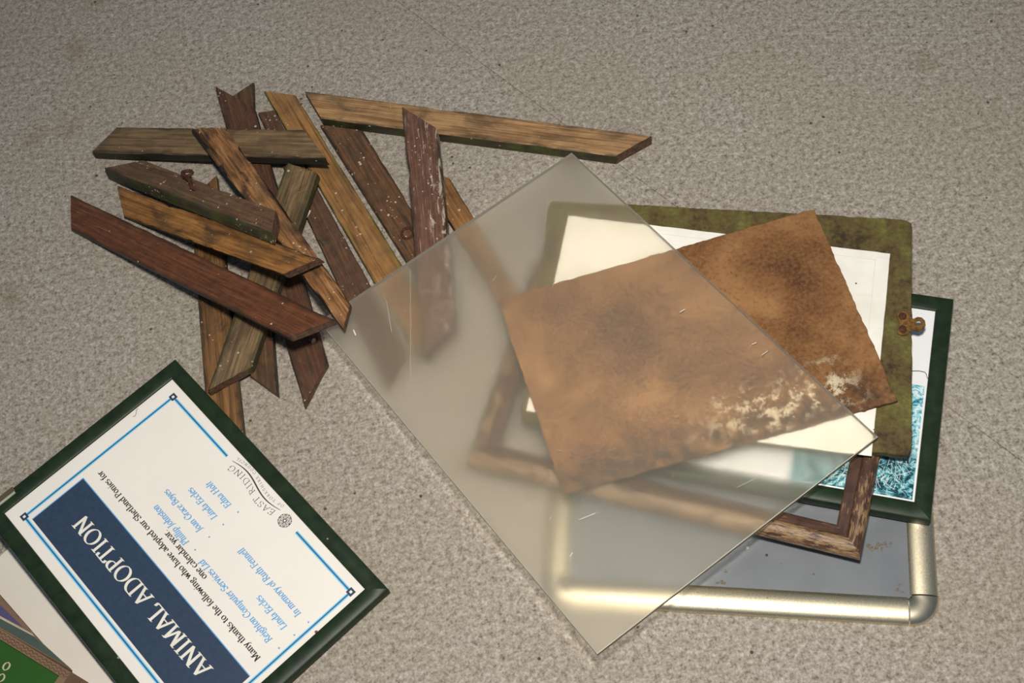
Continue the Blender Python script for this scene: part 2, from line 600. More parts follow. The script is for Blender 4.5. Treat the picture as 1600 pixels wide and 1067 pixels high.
def slab(name, poly, z0, z1, mat, parent=None, mat4=None, bev=0.0, rim=None):
    n = len(poly)
    if bev:
        c = sum((Vector(p) for p in poly), Vector((0, 0))) / n
        inn = []
        for p in poly:
            v = Vector(p)
            inn.append(v + (c - v).normalized() * bev * 1.3)
    verts = [(p[0], p[1], z0) for p in poly]
    faces = [tuple(range(n))]
    fm = [0]
    if bev:
        verts += [(p[0], p[1], z1 - bev) for p in poly] + [(p[0], p[1], z1) for p in inn]
        for i in range(n):
            j = (i + 1) % n
            faces.append((i, j, n + j, n + i)); fm.append(1 if rim else 0)
            faces.append((n + i, n + j, 2 * n + j, 2 * n + i)); fm.append(1 if rim else 0)
        faces.append(tuple(range(2 * n, 3 * n))); fm.append(0)
    else:
        verts += [(p[0], p[1], z1) for p in poly]
        for i in range(n):
            j = (i + 1) % n
            faces.append((i, j, n + j, n + i)); fm.append(1 if rim else 0)
        faces.append(tuple(range(n, 2 * n))); fm.append(0)
    return link(name, verts, faces, [mat, rim] if rim else mat, parent, mat4, None, fm)


def rect(x0, y0, x1, y1):
    return [(x0, y0), (x1, y0), (x1, y1), (x0, y1)]


def ragged(corners, step=0.004, amp=0.0012, seed=0.0, chips=0.0, round_=0.0):
    """outline of a panel with slightly broken edges (2D)"""
    out = []
    n = len(corners)
    for i in range(n):
        a, b = Vector(corners[i]), Vector(corners[(i + 1) % n])
        d = b - a
        k = max(2, int(d.length / step))
        nn = Vector((-d.y, d.x)).normalized()
        for j in range(k):
            t = j / k
            p = a + d * t
            e = min(t, 1 - t) * d.length
            off = amp * nz((p.x * 130, p.y * 130, 0), 1.0, seed) + amp * .8 * nz((p.x * 500, p.y * 500, 2), 1.0, seed)
            if chips:
                off += chips * max(0, nz((p.x * 60, p.y * 60, 5), 1.0, seed) - .25) * 2
            if round_ and e < round_:
                off += (round_ - e) ** 2 / round_ * .55
            out.append(tuple(p + nn * off))
    return out


M_GREEN = MT('dark_green_gloss')
_v = M_GREEN.coord()
_n1 = M_GREEN.noise(_v, 90, 5)
_sc = M_GREEN.noise(M_GREEN.coord((0, 0, 0), (6, 260, 10)), 1.0, 4)
_c = M_GREEN.ramp(_n1, [(0.3, lin((24, 38, 24))), (0.7, lin((38, 54, 34)))])
_vo = M_GREEN.n('ShaderNodeTexVoronoi', {'Vector': _v, 'Scale': 120.0})
_pk = M_GREEN.math('MULTIPLY', M_GREEN.math('LESS_THAN', _vo.outputs['Distance'], .14), M_GREEN.math('LESS_THAN', M_GREEN.sep(_vo.outputs['Color'])[0], .05))
_c = M_GREEN.mix(_pk, _c, lin((150, 150, 140)))
M_GREEN = M_GREEN.finish(_c, 0.42, M_GREEN.bump(_sc, .15, .0005), 0, .22)
M_PAGE = plain('white_printed_page', (238, 232, 222), 0.35, 0.4, 0, .02, 25)
M_NAVY = plain('navy_print', (48, 64, 86), 0.4, 0.4, 0, .10, 260)
M_CYAN = plain('pale_blue_print', (140, 206, 232), 0.4, 0.4)
M_BLUE = plain('mid_blue_print', (36, 106, 160), 0.4, 0.4)
M_TXTB = plain('blue_text_print', (104, 168, 220), 0.4, 0.4)
M_TXTK = plain('black_text_print', (44, 40, 46), 0.4, 0.4)
M_LOGO = plain('grey_violet_print', (70, 62, 72), 0.4, 0.4)
M_CREAM = plain('cream_text_print', (236, 230, 216), 0.4, 0.4)
M_BACK = plain('grey_backing_board', (120, 116, 108), 0.8)

SIGN_PROF = [(0, 0), (0, .0085), (.0006, .0103), (.0018, .011), (.0125, .0108), (.0135, .0102), (.0138, .0085), (.0138, 0)]

# ------------------------------------------------------------------ lettering: broad-nib strokes
def arc(cx, cy, rx, ry, a0, a1, n=12):
    return [(cx + rx * math.cos(math.radians(a0 + (a1 - a0) * i / n)), cy + ry * math.sin(math.radians(a0 + (a1 - a0) * i / n))) for i in range(n + 1)]


def sf(x, y, w_=.11):
    return [(x - w_, y), (x + w_, y)]


X = .48
CAPS = {
 'A': (.74, [[(.08, 0), (.37, .70)], [(.35, .70), (.66, 0)], [(.18, .24), (.54, .24)], sf(.09, 0), sf(.65, 0)]),
 'B': (.62, [[(.15, 0), (.15, .7)], [(.05, .7), (.3, .7)] + arc(.3, .54, .2, .16, 90, -90), [(.15, .38), (.3, .38)] + arc(.32, .19, .23, .19, 90, -90) + [(.05, 0)]]),
 'C': (.70, [arc(.40, .35, .33, .36, 48, 312, 20), [(.62, .48), (.62, .70)]]),
 'D': (.78, [[(.15, 0), (.15, .7)], [(.04, .7), (.35, .7)] + arc(.36, .35, .34, .35, 90, -90, 18) + [(.04, 0)]]),
 'E': (.60, [[(.15, 0), (.15, .7)], [(.04, .7), (.52, .7), (.52, .57)], [(.15, .37), (.42, .37)], [(.42, .30), (.42, .44)], [(.04, 0), (.54, 0), (.55, .15)]]),
 'F': (.56, [[(.15, 0), (.15, .7)], [(.04, .7), (.52, .7), (.52, .57)], [(.15, .36), (.42, .36)], [(.42, .29), (.42, .43)], sf(.15, 0)]),
 'G': (.76, [arc(.40, .35, .33, .36, 48, 330, 20), [(.62, .48), (.62, .70)], [(.66, .04), (.66, .30)], sf(.66, .30)]),
 'H': (.82, [[(.16, 0), (.16, .7)], [(.66, 0), (.66, .7)], [(.16, .36), (.66, .36)], sf(.16, 0), sf(.66, 0), sf(.16, .7), sf(.66, .7)]),
 'I': (.36, [[(.18, 0), (.18, .7)], sf(.18, 0, .12), sf(.18, .7, .12)]),
 'J': (.40, [[(.24, .7), (.24, .05)] + arc(.10, .02, .14, .16, 0, -110, 8), sf(.24, .7)]),
 'K': (.74, [[(.16, 0), (.16, .7)], [(.17, .32), (.58, .7)], [(.28, .40), (.66, 0)], sf(.16, 0), sf(.16, .7), sf(.58, .7), sf(.66, 0)]),
 'L': (.58, [[(.16, 0), (.16, .7)], sf(.16, .7), [(.05, 0), (.53, 0), (.55, .17)]]),
 'M': (.92, [[(.14, 0), (.17, .7)], [(.17, .7), (.45, .06)], [(.45, .06), (.74, .7)], [(.74, .7), (.78, 0)], sf(.14, 0), sf(.78, 0, .12), sf(.11, .7, .07), sf(.80, .7, .07)]),
 'N': (.80, [[(.15, 0), (.15, .7)], [(.15, .7), (.65, .02)], [(.65, 0), (.65, .7)], sf(.15, 0), sf(.09, .7, .07), sf(.65, .7)]),
 'O': (.80, [arc(.40, .35, .34, .36, 0, 360, 28)]),
 'P': (.60, [[(.16, 0), (.16, .7)], [(.05, .7), (.3, .7)] + arc(.30, .51, .23, .19, 90, -90) + [(.16, .32)], sf(.16, 0)]),
 'R': (.68, [[(.16, 0), (.16, .7)], [(.05, .7), (.3, .7)] + arc(.30, .52, .21, .18, 90, -90) + [(.16, .34)], [(.30, .34), (.62, 0)], sf(.16, 0), sf(.62, 0, .07)]),
 'S': (.54, [arc(.27, .52, .19, .18, 30, 230, 12) + arc(.27, .18, .20, .19, 60, -150, 14), [(.43, .55), (.43, .69)], [(.09, .02), (.09, .16)]]),
 'T': (.66, [[(.33, 0), (.33, .7)], [(.04, .55), (.05, .7), (.61, .7), (.62, .55)], sf(.33, 0, .12)]),
 'U': (.78, [[(.16, .7), (.16, .24)] + arc(.39, .24, .23, .24, 180, 360, 14) + [(.62, .7)], sf(.16, .7), sf(.62, .7)]),
 'Y': (.70, [[(.10, .7), (.35, .33)], [(.60, .7), (.35, .33), (.35, 0)], sf(.1, .7), sf(.6, .7), sf(.35, 0)]),
}
LOW = {
 'a': (.48, [arc(.22, .34, .15, .14, 150, 0, 8) + [(.37, .08), (.44, .03)], [(.37, .28), (.20, .24)] + arc(.19, .12, .13, .12, 90, 300, 10) + [(.37, .12)]]),
 'c': (.44, [arc(.25, .24, .19, .24, 45, 315, 16)]),
 'd': (.54, [arc(.24, .24, .18, .24, 40, 325, 16), [(.30, .74), (.40, .74), (.40, .03), (.50, .03)]]),
 'e': (.46, [[(.08, .27), (.40, .29)] + arc(.24, .24, .17, .24, 12, 320, 18)]),
 'f': (.32, [[(.14, 0), (.14, .58)] + arc(.26, .58, .12, .16, 180, 60, 8), [(.03, X), (.30, X)], sf(.14, 0, .09)]),
 'g': (.48, [arc(.22, .32, .14, .15, 0, 360, 16), [(.34, .43), (.46, .46)], [(.14, .20), (.10, .10), (.20, .04), (.34, .02)] + arc(.24, -.10, .18, .11, 60, -200, 16)]),
 'h': (.56, [[(.03, .74), (.13, .74), (.13, 0)], [(.13, .36)] + arc(.28, .34, .14, .14, 150, 0, 8) + [(.42, 0)], sf(.13, 0, .09), sf(.42, 0, .09)]),
 'i': (.28, [[(.04, X), (.14, X), (.14, 0)], sf(.14, 0, .09), [(.14, .64), (.14, .70)]]),
 'k': (.54, [[(.03, .74), (.13, .74), (.13, 0)], [(.14, .20), (.40, X)], [(.22, .28), (.48, 0)], sf(.13, 0, .09), sf(.38, X, .09), sf(.47, 0, .06)]),
 'l': (.28, [[(.04, .74), (.14, .74), (.14, 0)], sf(.14, 0, .09)]),
 'm': (.84, [[(.03, X), (.13, X), (.13, 0)], [(.13, .36)] + arc(.28, .34, .13, .14, 150, 0, 8) + [(.41, 0)], [(.41, .36)] + arc(.56, .34, .13, .14, 150, 0, 8) + [(.69, 0)], sf(.13, 0, .09), sf(.41, 0, .09), sf(.70, 0, .09)]),
 'n': (.56, [[(.03, X), (.13, X), (.13, 0)], [(.13, .36)] + arc(.28, .34, .14, .14, 150, 0, 8) + [(.42, 0)], sf(.13, 0, .09), sf(.43, 0, .09)]),
 'o': (.52, [arc(.26, .24, .20, .24, 0, 360, 22)]),
 'p': (.55, [[(.03, X), (.14, X), (.14, -.22)], arc(.30, .24, .18, .24, 150, -150, 16), sf(.14, -.22, .09)]),
 'r': (.38, [[(.03, X), (.13, X), (.13, 0)], [(.13, .34), (.20, .45), (.30, .48), (.35, .42)], sf(.13, 0, .09)]),
 's': (.40, [arc(.20, .36, .13, .12, 30, 230, 10) + arc(.20, .12, .14, .13, 60, -150, 12)]),
 't': (.33, [[(.15, .62), (.15, .10)] + arc(.25, .10, .10, .10, 180, 290, 6), [(.04, X), (.30, X)]]),
 'u': (.56, [[(.03, X), (.13, X), (.13, .16)] + arc(.26, .15, .13, .15, 180, 330, 8) + [(.42, .14)], [(.32, X), (.42, X), (.42, .02), (.52, .02)]]),
 'v': (.50, [[(.08, X), (.25, 0)], [(.43, X), (.25, 0)], sf(.08, X, .08), sf(.43, X, .07)]),
 'w': (.76, [[(.08, X), (.23, 0)], [(.38, X), (.23, 0)], [(.38, X), (.53, 0)], [(.69, X), (.53, 0)], sf(.08, X, .08), sf(.69, X, .07)]),
 'y': (.50, [[(.08, X), (.26, 0)], [(.43, X), (.24, -.08), (.12, -.22), (.04, -.19)], sf(.08, X, .08), sf(.43, X, .07)]),
 '.': (.24, [[(.10, .0), (.14, .07)]]),
 ' ': (.27, []),
}
GLYPH = dict(CAPS)
GLYPH.update(LOW)


def text_width(s, track=0.0):
    return sum(GLYPH[c][0] + track for c in s) - track


def strokes_quads(strokes, nib, thin, f):
    V, Fq = [], []
    n1 = Vector((nib * math.cos(math.radians(18)), nib * math.sin(math.radians(18)))) / 2
    n2 = Vector((0, thin)) / 2
    n3 = Vector((thin, 0)) / 2
    for st in strokes:
        for a, b in zip(st[:-1], st[1:]):
            a, b = Vector(a), Vector(b)
            for nn in (n1, n2, n3):
                k = len(V)
                lift = Vector((0, 0, 2.5e-6 * (len(Fq) % 60)))
                V += [f(a - nn) + lift, f(a + nn) + lift, f(b + nn) + lift, f(b - nn) + lift]
                Fq.append((k, k + 1, k + 2, k + 3))
    return V, Fq


def lettering(name, s, p0, p1, cap, mat, parent, z, nib=.10, thin=.045, slant=0.0, track=0.0, curve=None):
    """p0 = left end of the baseline, p1 = right end (local sign coordinates)"""
    p0, p1 = Vector(p0[:2]), Vector(p1[:2])
    d = p1 - p0
    W = text_width(s, track)
    sx = d.length / W
    sy = cap / .70
    ex = d.normalized()
    ey = Vector((-ex.y, ex.x))
    V, Fq = [], []
    x = 0.0
    for c in s:
        adv, st = GLYPH[c]

        def f(q, x=x):
            t = (q.x + slant * q.y + x) * sx
            off = curve(t / d.length) if curve else 0.0
            r = p0 + ex * t + ey * (q.y * sy + off)
            return Vector((r.x, r.y, z))
        v, fq = strokes_quads(st, nib, thin, f)
        k = len(V)
        V += v
        Fq += [tuple(i + k for i in q) for q in fq]
        x += adv + track
    me_v, me_f = V, Fq
    me = bpy.data.meshes.new(name)
    me.from_pydata([tuple(v) for v in me_v], [], me_f)
    me.materials.append(mat)
    o_ = bpy.data.objects.new(name, me)
    COL.objects.link(o_)
    o_.parent = parent
    return o_


def flatmesh(name, V, Fq, mat, parent):
    me = bpy.data.meshes.new(name)
    me.from_pydata([tuple(v) for v in V], [], Fq)
    me.materials.append(mat)
    o_ = bpy.data.objects.new(name, me)
    COL.objects.link(o_)
    o_.parent = parent
    return o_


def bar_quads(segs, wd, z):
    V, Fq = [], []
    for a, b in segs:
        a, b = Vector(a[:2]), Vector(b[:2])
        d = (b - a).normalized()
        n_ = Vector((-d.y, d.x)) * wd / 2
        k = len(V)
        V += [(*(a - n_), z), (*(a + n_), z), (*(b + n_), z), (*(b - n_), z)]
        Fq.append((k, k + 1, k + 2, k + 3))
    return V, Fq


# ------------------------------------------------------------------ the animal adoption notice
R_, T_, L_ = at((607, 920), .0115), at((273, 560), .025), at((-18, 814), .0312)
W1, H1 = (T_ - R_).length, (L_ - T_).length
S1M = basis(R_, T_ - R_, L_ - T_)
S1M.translation = R_ - S1M.to_3x3() @ Vector((0, 0, .011))
sign1 = empty('framed_notice', S1M)
tag(sign1, 'dark green framed ANIMAL ADOPTION notice lying upside down at lower left', 'sign')
bars = sweep_frame(W1, H1, SIGN_PROF, M_GREEN, sign1, 'frame_bar')
slab('backing_board', rect(.013, .013, W1 - .013, H1 - .013), .002, .0080, M_BACK, sign1)
slab('notice_page', rect(.0132, .0132, W1 - .0132, H1 - .0132), .0081, .0086, M_PAGE, sign1)
S1I = S1M.inverted()
PZ = .0086
_po = S1M @ Vector((0, 0, PZ))
_pn = (S1M.to_3x3() @ Vector((0, 0, 1))).normalized()


def s1(px, py):
    return (S1I @ on_plane((px, py), _po, _pn))


# border: four corner squares joined by a pale band with a dark core
bR, bT, bL = s1(547, 926), s1(268, 615), s1(42, 812)
x0, x1 = bR.x, (bT.x + bL.x) / 2
y0, y1 = (bR.y + bT.y) / 2, bL.y
g0, g1 = s1(463, 831).x, s1(356, 712).x
segs = [((x0, y0), (g0, y0)), ((g1, y0), (x1, y0)), ((x1, y0), (x1, y1)), ((x1, y1), (x0, y1)), ((x0, y1), (x0, y0))]
V, Fq = bar_quads(segs, .0031, PZ + .00012)
flatmesh('border_band', V, Fq, M_CYAN, sign1)
V, Fq = bar_quads(segs, .0013, PZ + .0002)
flatmesh('border_line', V, Fq, M_BLUE, sign1)
for (cx, cy) in ((x0, y0), (x1, y0), (x1, y1), (x0, y1)):
    h = .0029
    flatmesh('corner_square', [(cx - h, cy - h, PZ + .00028), (cx + h, cy - h, PZ + .00028), (cx + h, cy + h, PZ + .00028), (cx - h, cy + h, PZ + .00028)], [(0, 1, 2, 3)], M_NAVY, sign1)
    h = .0011
    flatmesh('corner_dot', [(cx - h, cy - h, PZ + .00036), (cx + h, cy - h, PZ + .00036), (cx + h, cy + h, PZ + .00036), (cx - h, cy + h, PZ + .00036)], [(0, 1, 2, 3)], M_PAGE, sign1)
# banner
b1, b2, b3 = s1(130, 746), s1(51, 812), s1(390, 1057)
bx0, bx1, by0, by1 = b3.x, (b1.x + b2.x) / 2, (b1.y + b3.y) / 2, b2.y
ban = flatmesh('title_banner', [(bx0, by0, PZ + .00012), (bx1, by0, PZ + .00012), (bx1, by1, PZ + .00012), (bx0, by1, PZ + .00012)], [(0, 1, 2, 3)], M_NAVY, sign1)
V, Fq = bar_quads([((bx0, by0), (bx1, by0)), ((bx1, by0), (bx1, by1))], .0008, PZ + .00018)
flatmesh('banner_edge', V, Fq, M_TXTB, sign1)
a_, e_ = s1(331, 1045), s1(134, 803)
ym = (a_.y + e_.y) / 2
lettering('title_lettering', 'ANIMAL ADOPTION', (a_.x, ym), (e_.x, ym), .0132, M_CREAM, sign1, PZ + .0003, nib=.15, thin=.045, track=.05)


def line(txt, pa, pb, cap, mat, nib=.12, slant=0.0, thin=.05, name='text_line', dy=0.0):
    a, b = s1(*pa), s1(*pb)
    y = (a.y + b.y) / 2 + dy
    return lettering(name, txt, (a.x, y), (b.x, y), cap, mat, sign1, PZ + .0002, nib, thin, slant)


line('Many thanks to the following who have adopted our Shetland Ponies for', (408, 1027), (158, 735), .0052, M_TXTK, .15)
line('one calendar year.', (325, 900), (260, 828), .0052, M_TXTK, .15)
for t, a, b in [('Reighton Computer Services Ltd', (427, 998), (317, 874)), ('Linda Eccles', (450, 978), (406, 930)),
                ('In memory of Ruth Fennell', (472, 958), (379, 856)), ('Phillip Johnston', (296, 847), (246, 788)),
                ('Joan Grace Boyes', (319, 826), (261, 765)), ('Linda Eccles', (341, 806), (299, 762)),
                ('Edna Holt', (363, 788), (328, 752))]:
    line(t, a, b, .0055, M_TXTB, .155, .16, .055, 'name_line')
V, Fq = [], []
for q in [(305, 859), (327, 839), (349, 819.5), (372, 800), (436, 1012.5), (460, 992), (482, 972)]:
    p = s1(*q)
    V, k = [], 0
    for i in range(8):
        V.append((p.x + .0008 * math.cos(i * math.pi / 4), p.y + .0008 * math.sin(i * math.pi / 4), PZ + .0002))
    flatmesh('bullet_dot', V, [tuple(range(8))], M_TXTB, sign1)
# council logo: name over a wave with the small line beneath and the rose emblem
wa, wb = s1(438, 797), s1(363, 720)
wl = (wb - wa)


def wave(t):
    return .0026 * math.sin(2 * math.pi * t)


pts = []
for i in range(29):
    t = i / 28
    pts.append((wa.x + wl.x * t, wa.y + wl.y * t + wave(t)))
V, Fq = [], []
for i in range(28):
    k = len(V)
    for (p, tt) in ((pts[i], i / 28), (pts[i + 1], (i + 1) / 28)):
        h = .0002 + .00045 * math.sin(math.pi * tt)
        V += [(p[0], p[1] - h, PZ + .0002), (p[0], p[1] + h, PZ + .0002)]
    Fq.append((k, k + 1, k + 3, k + 2))
flatmesh('logo_wave', V, Fq, M_LOGO, sign1)
ea, eb = s1(430, 800), s1(360, 728)
lettering('logo_name', 'EAST RIDING', (ea.x, wa.y + .0030), (eb.x, wb.y + .0030), .0052, M_LOGO, sign1, PZ + .0002, .075, .035, 0, .13, wave)
oa, ob = s1(441, 793), s1(372, 715)
lettering('logo_small_line', 'OF YORKSHIRE COUNCIL', (oa.x, wa.y - .0052), (ob.x, wb.y - .0052), .0024, M_LOGO, sign1, PZ + .0002, .09, .05, 0, .32, wave)
ec = s1(445, 813.5)
st = [arc(0, 0, 1, 1, 0, 360, 36), arc(0, 0, .22, .22, 0, 360, 14)]
for k in range(6):
    t = math.radians(k * 60 + 10)
    c_, s_ = math.cos(t), math.sin(t)
    loopq = [(c_ * x - s_ * y, s_ * x + c_ * y) for x, y in arc(.55, 0, .36, .24, 0, 360, 14)]
    st.append(loopq)
    st.append([(c_ * .22, s_ * .22), (c_ * .9, s_ * .9)])
    t2 = t + math.radians(30)
    st.append([(math.cos(t2) * .75, math.sin(t2) * .75), (math.cos(t2) * 1.08, math.sin(t2) * 1.08)])
er = .0057
V, Fq = strokes_quads(st, .10, .085, lambda q: Vector((ec.x + q.x * er, ec.y + q.y * er, PZ + .0002)))
flatmesh('rose_emblem', V, Fq, M_LOGO, sign1)
# pen squiggle and a red blot on the page
sq = [s1(*p) for p in ((216, 638), (213, 641), (213, 646), (211, 650), (208, 651))]
V, Fq = bar_quads([(a, b) for a, b in zip(sq[:-1], sq[1:])], .0004, PZ + .0002)
flatmesh('pen_mark', V, Fq, M_LOGO, sign1)
p = s1(495, 988)
flatmesh('red_blot', [(p.x + r * math.cos(t), p.y + r * math.sin(t), PZ + .0003) for r, t in ((.0022, .4), (.0014, 1.3), (.002, 2.4), (.0028, 3.6), (.0012, 4.6), (.0018, 5.6))], [(0, 1, 2, 3, 4, 5)], plain('red_mark', (130, 40, 48)), sign1)
# exposed edge strip where the green film has gone
_to = S1M @ Vector((0, 0, .0112))


def s1t(px, py):
    return (S1I @ on_plane((px, py), _to, _pn))


q = [s1t(25, 768), s1t(32, 776), s1t(-30, 830), s1t(-36, 822)]
M_OLIVE = plain('olive_exposed_edge', (84, 72, 52), 0.6)
ya, yb = q[0].y, q[2].y
xo = W1
slab('exposed_edge', rect(xo - .0042, ya, xo + .0006, H1 - .001), .0085, .0115, M_OLIVE, sign1)
slab('exposed_edge_strip', rect(xo - .0064, ya + .0008, xo - .0043, H1 - .001), .0105, .0117, plain('pale_plastic_edge', (168, 172, 156), 0.3), sign1)

# ------------------------------------------------------------------ white board under the notice
a, b = at((0, 929), .004), at((121, 1067), .004)
d = (b - a).normalized()
n_ = Vector((-d.y, d.x, 0))
if n_.dot(at((150, 900), .004) - a) < 0:
    n_ = -n_
org = a - d * .028
WB = basis(Vector((org.x, org.y, 0)), d, n_ if True else n_)
if WB.to_3x3()[2][2] < 0:
    WB = basis(Vector((org.x, org.y, 0)), -d, n_)
M_WB = plain('white_plastic_board', (226, 218, 206), 0.4, 0.4, 0, .03, 20)
sx = 1 if (WB.to_3x3() @ Vector((1, 0, 0))).dot(d) > 0 else -1
o = slab('white_board', ragged(rect(0, 0, .36, .085) if sx > 0 else rect(-.36, 0, 0, .085), .01, .0002), .0004, .0042, M_WB, None, WB, .0004)
tag(o, 'plain white board tucked under the lower left edge of the notice', 'board')

# ------------------------------------------------------------------ printed carton, bottom left corner
M_CARD = plain('brown_cardboard', (128, 102, 80), 0.85, 0.2, 0, .10, 90, .3)
M_CGREEN = plain('green_carton_print', (42, 84, 26), 0.45, 0.4, 0, .12, 14)
M_TEAL = plain('teal_carton_print', (74, 88, 80), 0.5, 0.4, 0, .10, 30)
M_PURP = plain('violet_carton_print', (84, 80, 116), 0.5, 0.4, 0, .10, 30)
M_CRE2 = plain('cream_carton_print', (186, 174, 150), 0.5, 0.4)
M_FLUTE = plain('flute_cardboard', (88, 68, 58), 0.9, 0.2, 0, .2, 200)
ZC = .040
wa, wb = at((-70, 940), ZC), at((110, 1050), ZC)
d = (wb - wa).normalized()
n_ = Vector((0, 0, 1)).cross(d)          # to the far side of the wall (up-left in the photo)
inn = -n_
CM = basis(Vector((wb.x, wb.y, 0)), -d, inn)
if CM.to_3x3()[2][2] < 0:
    CM = basis(Vector((wb.x, wb.y, 0)), -d, -inn)
CI = CM.inverted()
carton = empty('printed_carton', CM)
tag(carton, 'green printed cardboard carton cut off at the bottom left corner', 'box')
ys = 1 if (CI @ (wb + inn * .1)).y > 0 else -1


def cbox(name, x0, x1, y0, y1, z0, z1, mat, parent=None):
    ya, yb = sorted((ys * y0, ys * y1))
    return slab(name, rect(x0, ya, x1, yb), z0, z1, mat, parent or carton)


TW = .0065
for nm, bx in (('wall', (0, .16, 0, TW)), ('wall', (0, TW, TW, .12)), ('wall', (.16 - TW, .16, TW, .12)), ('wall', (TW, .16 - TW, .12 - TW, .12))):
    wl_ = cbox('carton_wall', *bx, .0045, ZC - .0006, M_CARD)
    if bx[1] == .16 and bx[2] == 0:
        # corrugated cut edge: three liners with two zigzag flutes between them
        for yy in (.0002, .0029, .0056):
            cbox('liner_edge', 0, .16, yy, yy + .0008, ZC - .0006, ZC, M_CARD, carton)
        for lane in (.0010, .0037):
            V, Fq = [], []
            N = 66
            for i in range(N + 1):
                x = .16 * i / N
                y = lane + (.0019 if i % 2 else 0.0)
                for dy, zz in ((-.00025, ZC - .0009), (.00025, ZC - .0009), (.00025, ZC - .0001), (-.00025, ZC - .0001)):
                    V.append((x, ys * (y + dy), zz))
            for i in range(N):
                for j in range(4):
                    p, q_ = i * 4 + j, i * 4 + (j + 1) % 4
                    Fq.append((p, q_, q_ + 4, p + 4))
            link('flute_edge', V, Fq, M_FLUTE, carton)
cbox('green_flap', TW + .0002, .16 - TW - .0002, TW + .0002, .12 - TW - .0002, ZC - .0075, ZC - .0025, M_CGREEN)
GZ = ZC - .0025
go = CM @ Vector((0, 0, GZ))
for (px, py, r1) in ((10.3, 1041, .0031), (2.0, 1059, .0031)):
    c_ = CI @ on_plane((px, py), go, Vector((0, 0, 1)))
    V, Fq = strokes_quads([arc(0, 0, .8, 1, 0, 360, 24)], .5, .3, lambda q: Vector((c_.x + q.x * r1, c_.y + q.y * r1, GZ + .0002)))
    flatmesh('printed_letter', V, Fq, M_CRE2, carton)
# outer flap folded away from the wall, sloping down to the white board
fz = [at((-75, 936), ZC - .001), at((113, 1047), ZC - .001), at((-75, 838), .012)]
fn_ = (fz[1] - fz[0]).cross(fz[2] - fz[0]).normalized()
if fn_.z < 0:
    fn_ = -fn_


def flap_poly(name, pxs, lift, th, mat, parent):
    top = [on_plane(p, fz[0], fn_) + fn_ * lift for p in pxs]
    bot = [p - fn_ * th for p in top]
    n = len(top)
    faces = [tuple(range(n)), tuple(range(n, 2 * n))] + [(i, (i + 1) % n, n + (i + 1) % n, n + i) for i in range(n)]
    inv = CM.inverted()
    return link(name, [inv @ v for v in top + bot], faces, mat, parent)


flap = flap_poly('outer_flap', [(-75, 938), (0, 982), (113, 1047), (55, 994), (0, 930), (-75, 842)], 0, .003, M_CARD, carton)
bpy.context.view_layer.update()
for nm, pl, mt in (('teal_band', [(-40, 957), (0, 980), (111, 1045), (54, 995.5), (0, 967), (-40, 947)], M_TEAL),
                   ('cream_band', [(-40, 946), (0, 966.5), (54, 995), (51, 991), (0, 962.5), (-40, 943)], M_CRE2),
                   ('violet_band', [(-40, 942.5), (0, 962), (36, 980), (0, 945), (-40, 915)], M_PURP)):
    flap_poly(nm, pl, .0003, .0002, mt, carton)

# ------------------------------------------------------------------ right hand stack: snap frame
def brushed(name, c1, c2, rough):
    M = MT(name)
    g = M.noise(M.coord(), 900, 2)
    col = M.ramp(g, [(0.3, lin(c1)), (0.7, lin(c2))])
    spk = M.noise(M.coord(), 500, 2)
    col = M.mix(M.math('MULTIPLY', M.step(spk, .68, .74), .5), col, lin((90, 80, 66)))
    return M.finish(col, rough, M.bump(g, .05, .0003), 1.0, .5)


M_ALU = brushed('champagne_aluminium', (206, 192, 160), (232, 222, 196), .42)
M_NICK = plain('polished_nickel', (226, 214, 188), .30, .5, 1.0, .12, 120)
M_PANEL = MT('grey_backing_sheet')
_v = M_PANEL.coord()
_c = M_PANEL.ramp(M_PANEL.noise(_v, 14, 4), [(.3, lin((104, 108, 112))), (.7, lin((122, 126, 130)))])
_vo = M_PANEL.n('ShaderNodeTexVoronoi', {'Vector': _v, 'Scale': 130.0})
_pk = M_PANEL.math('MULTIPLY', M_PANEL.math('LESS_THAN', _vo.outputs['Distance'], .16), M_PANEL.math('LESS_THAN', M_PANEL.sep(_vo.outputs['Color'])[0], .06))
_c = M_PANEL.mix(_pk, _c, lin((190, 176, 156)))
_pk2 = M_PANEL.math('MULTIPLY', M_PANEL.math('LESS_THAN', _vo.outputs['Distance'], .16), M_PANEL.math('LESS_THAN', .965, M_PANEL.sep(_vo.outputs['Color'])[0]))
_c = M_PANEL.mix(_pk2, _c, lin((50, 44, 40)))
M_PANEL = M_PANEL.finish(_c, .38, None, 0, .5)

a, b = at((843, 944), 0), at((1468, 981), 0)
WS, HS, BW, BH = (b - a).length, .243, .0222, .0075
SM = basis(a, b - a, Vector((0, 0, 1)).cross(b - a))
snap = empty('snap_frame', SM)
tag(snap, 'champagne aluminium snap frame with rounded corners at the bottom of the right stack', 'frame')
HP = [(BW * (0.5 - 0.5 * math.cos(math.pi * k / 14)), .0022 + (BH - .0022) * math.sin(math.pi * k / 14)) for k in range(15)]
HP = [(0, .0003)] + HP + [(BW, .0003)]


def straight_bar(p0, p1, inward):
    p0, p1, inward = Vector(p0), Vector(p1), Vector(inward)
    N, k = 12, len(HP)
    V, Fq = [], []
    for i in range(N + 1):
        for (ins, z) in HP:
            q_ = p0.lerp(p1, i / N) + inward * ins
            V.append((q_.x, q_.y, z))
    for i in range(N):
        for j in range(k):
            p, q_ = i * k + j, i * k + (j + 1) % k
            Fq.append((p, q_, q_ + k, p + k))
    Fq.append(tuple(range(k)))
    Fq.append(tuple(N * k + j for j in range(k)))
    return link('rail', V, Fq, M_ALU, snap, None, 50)


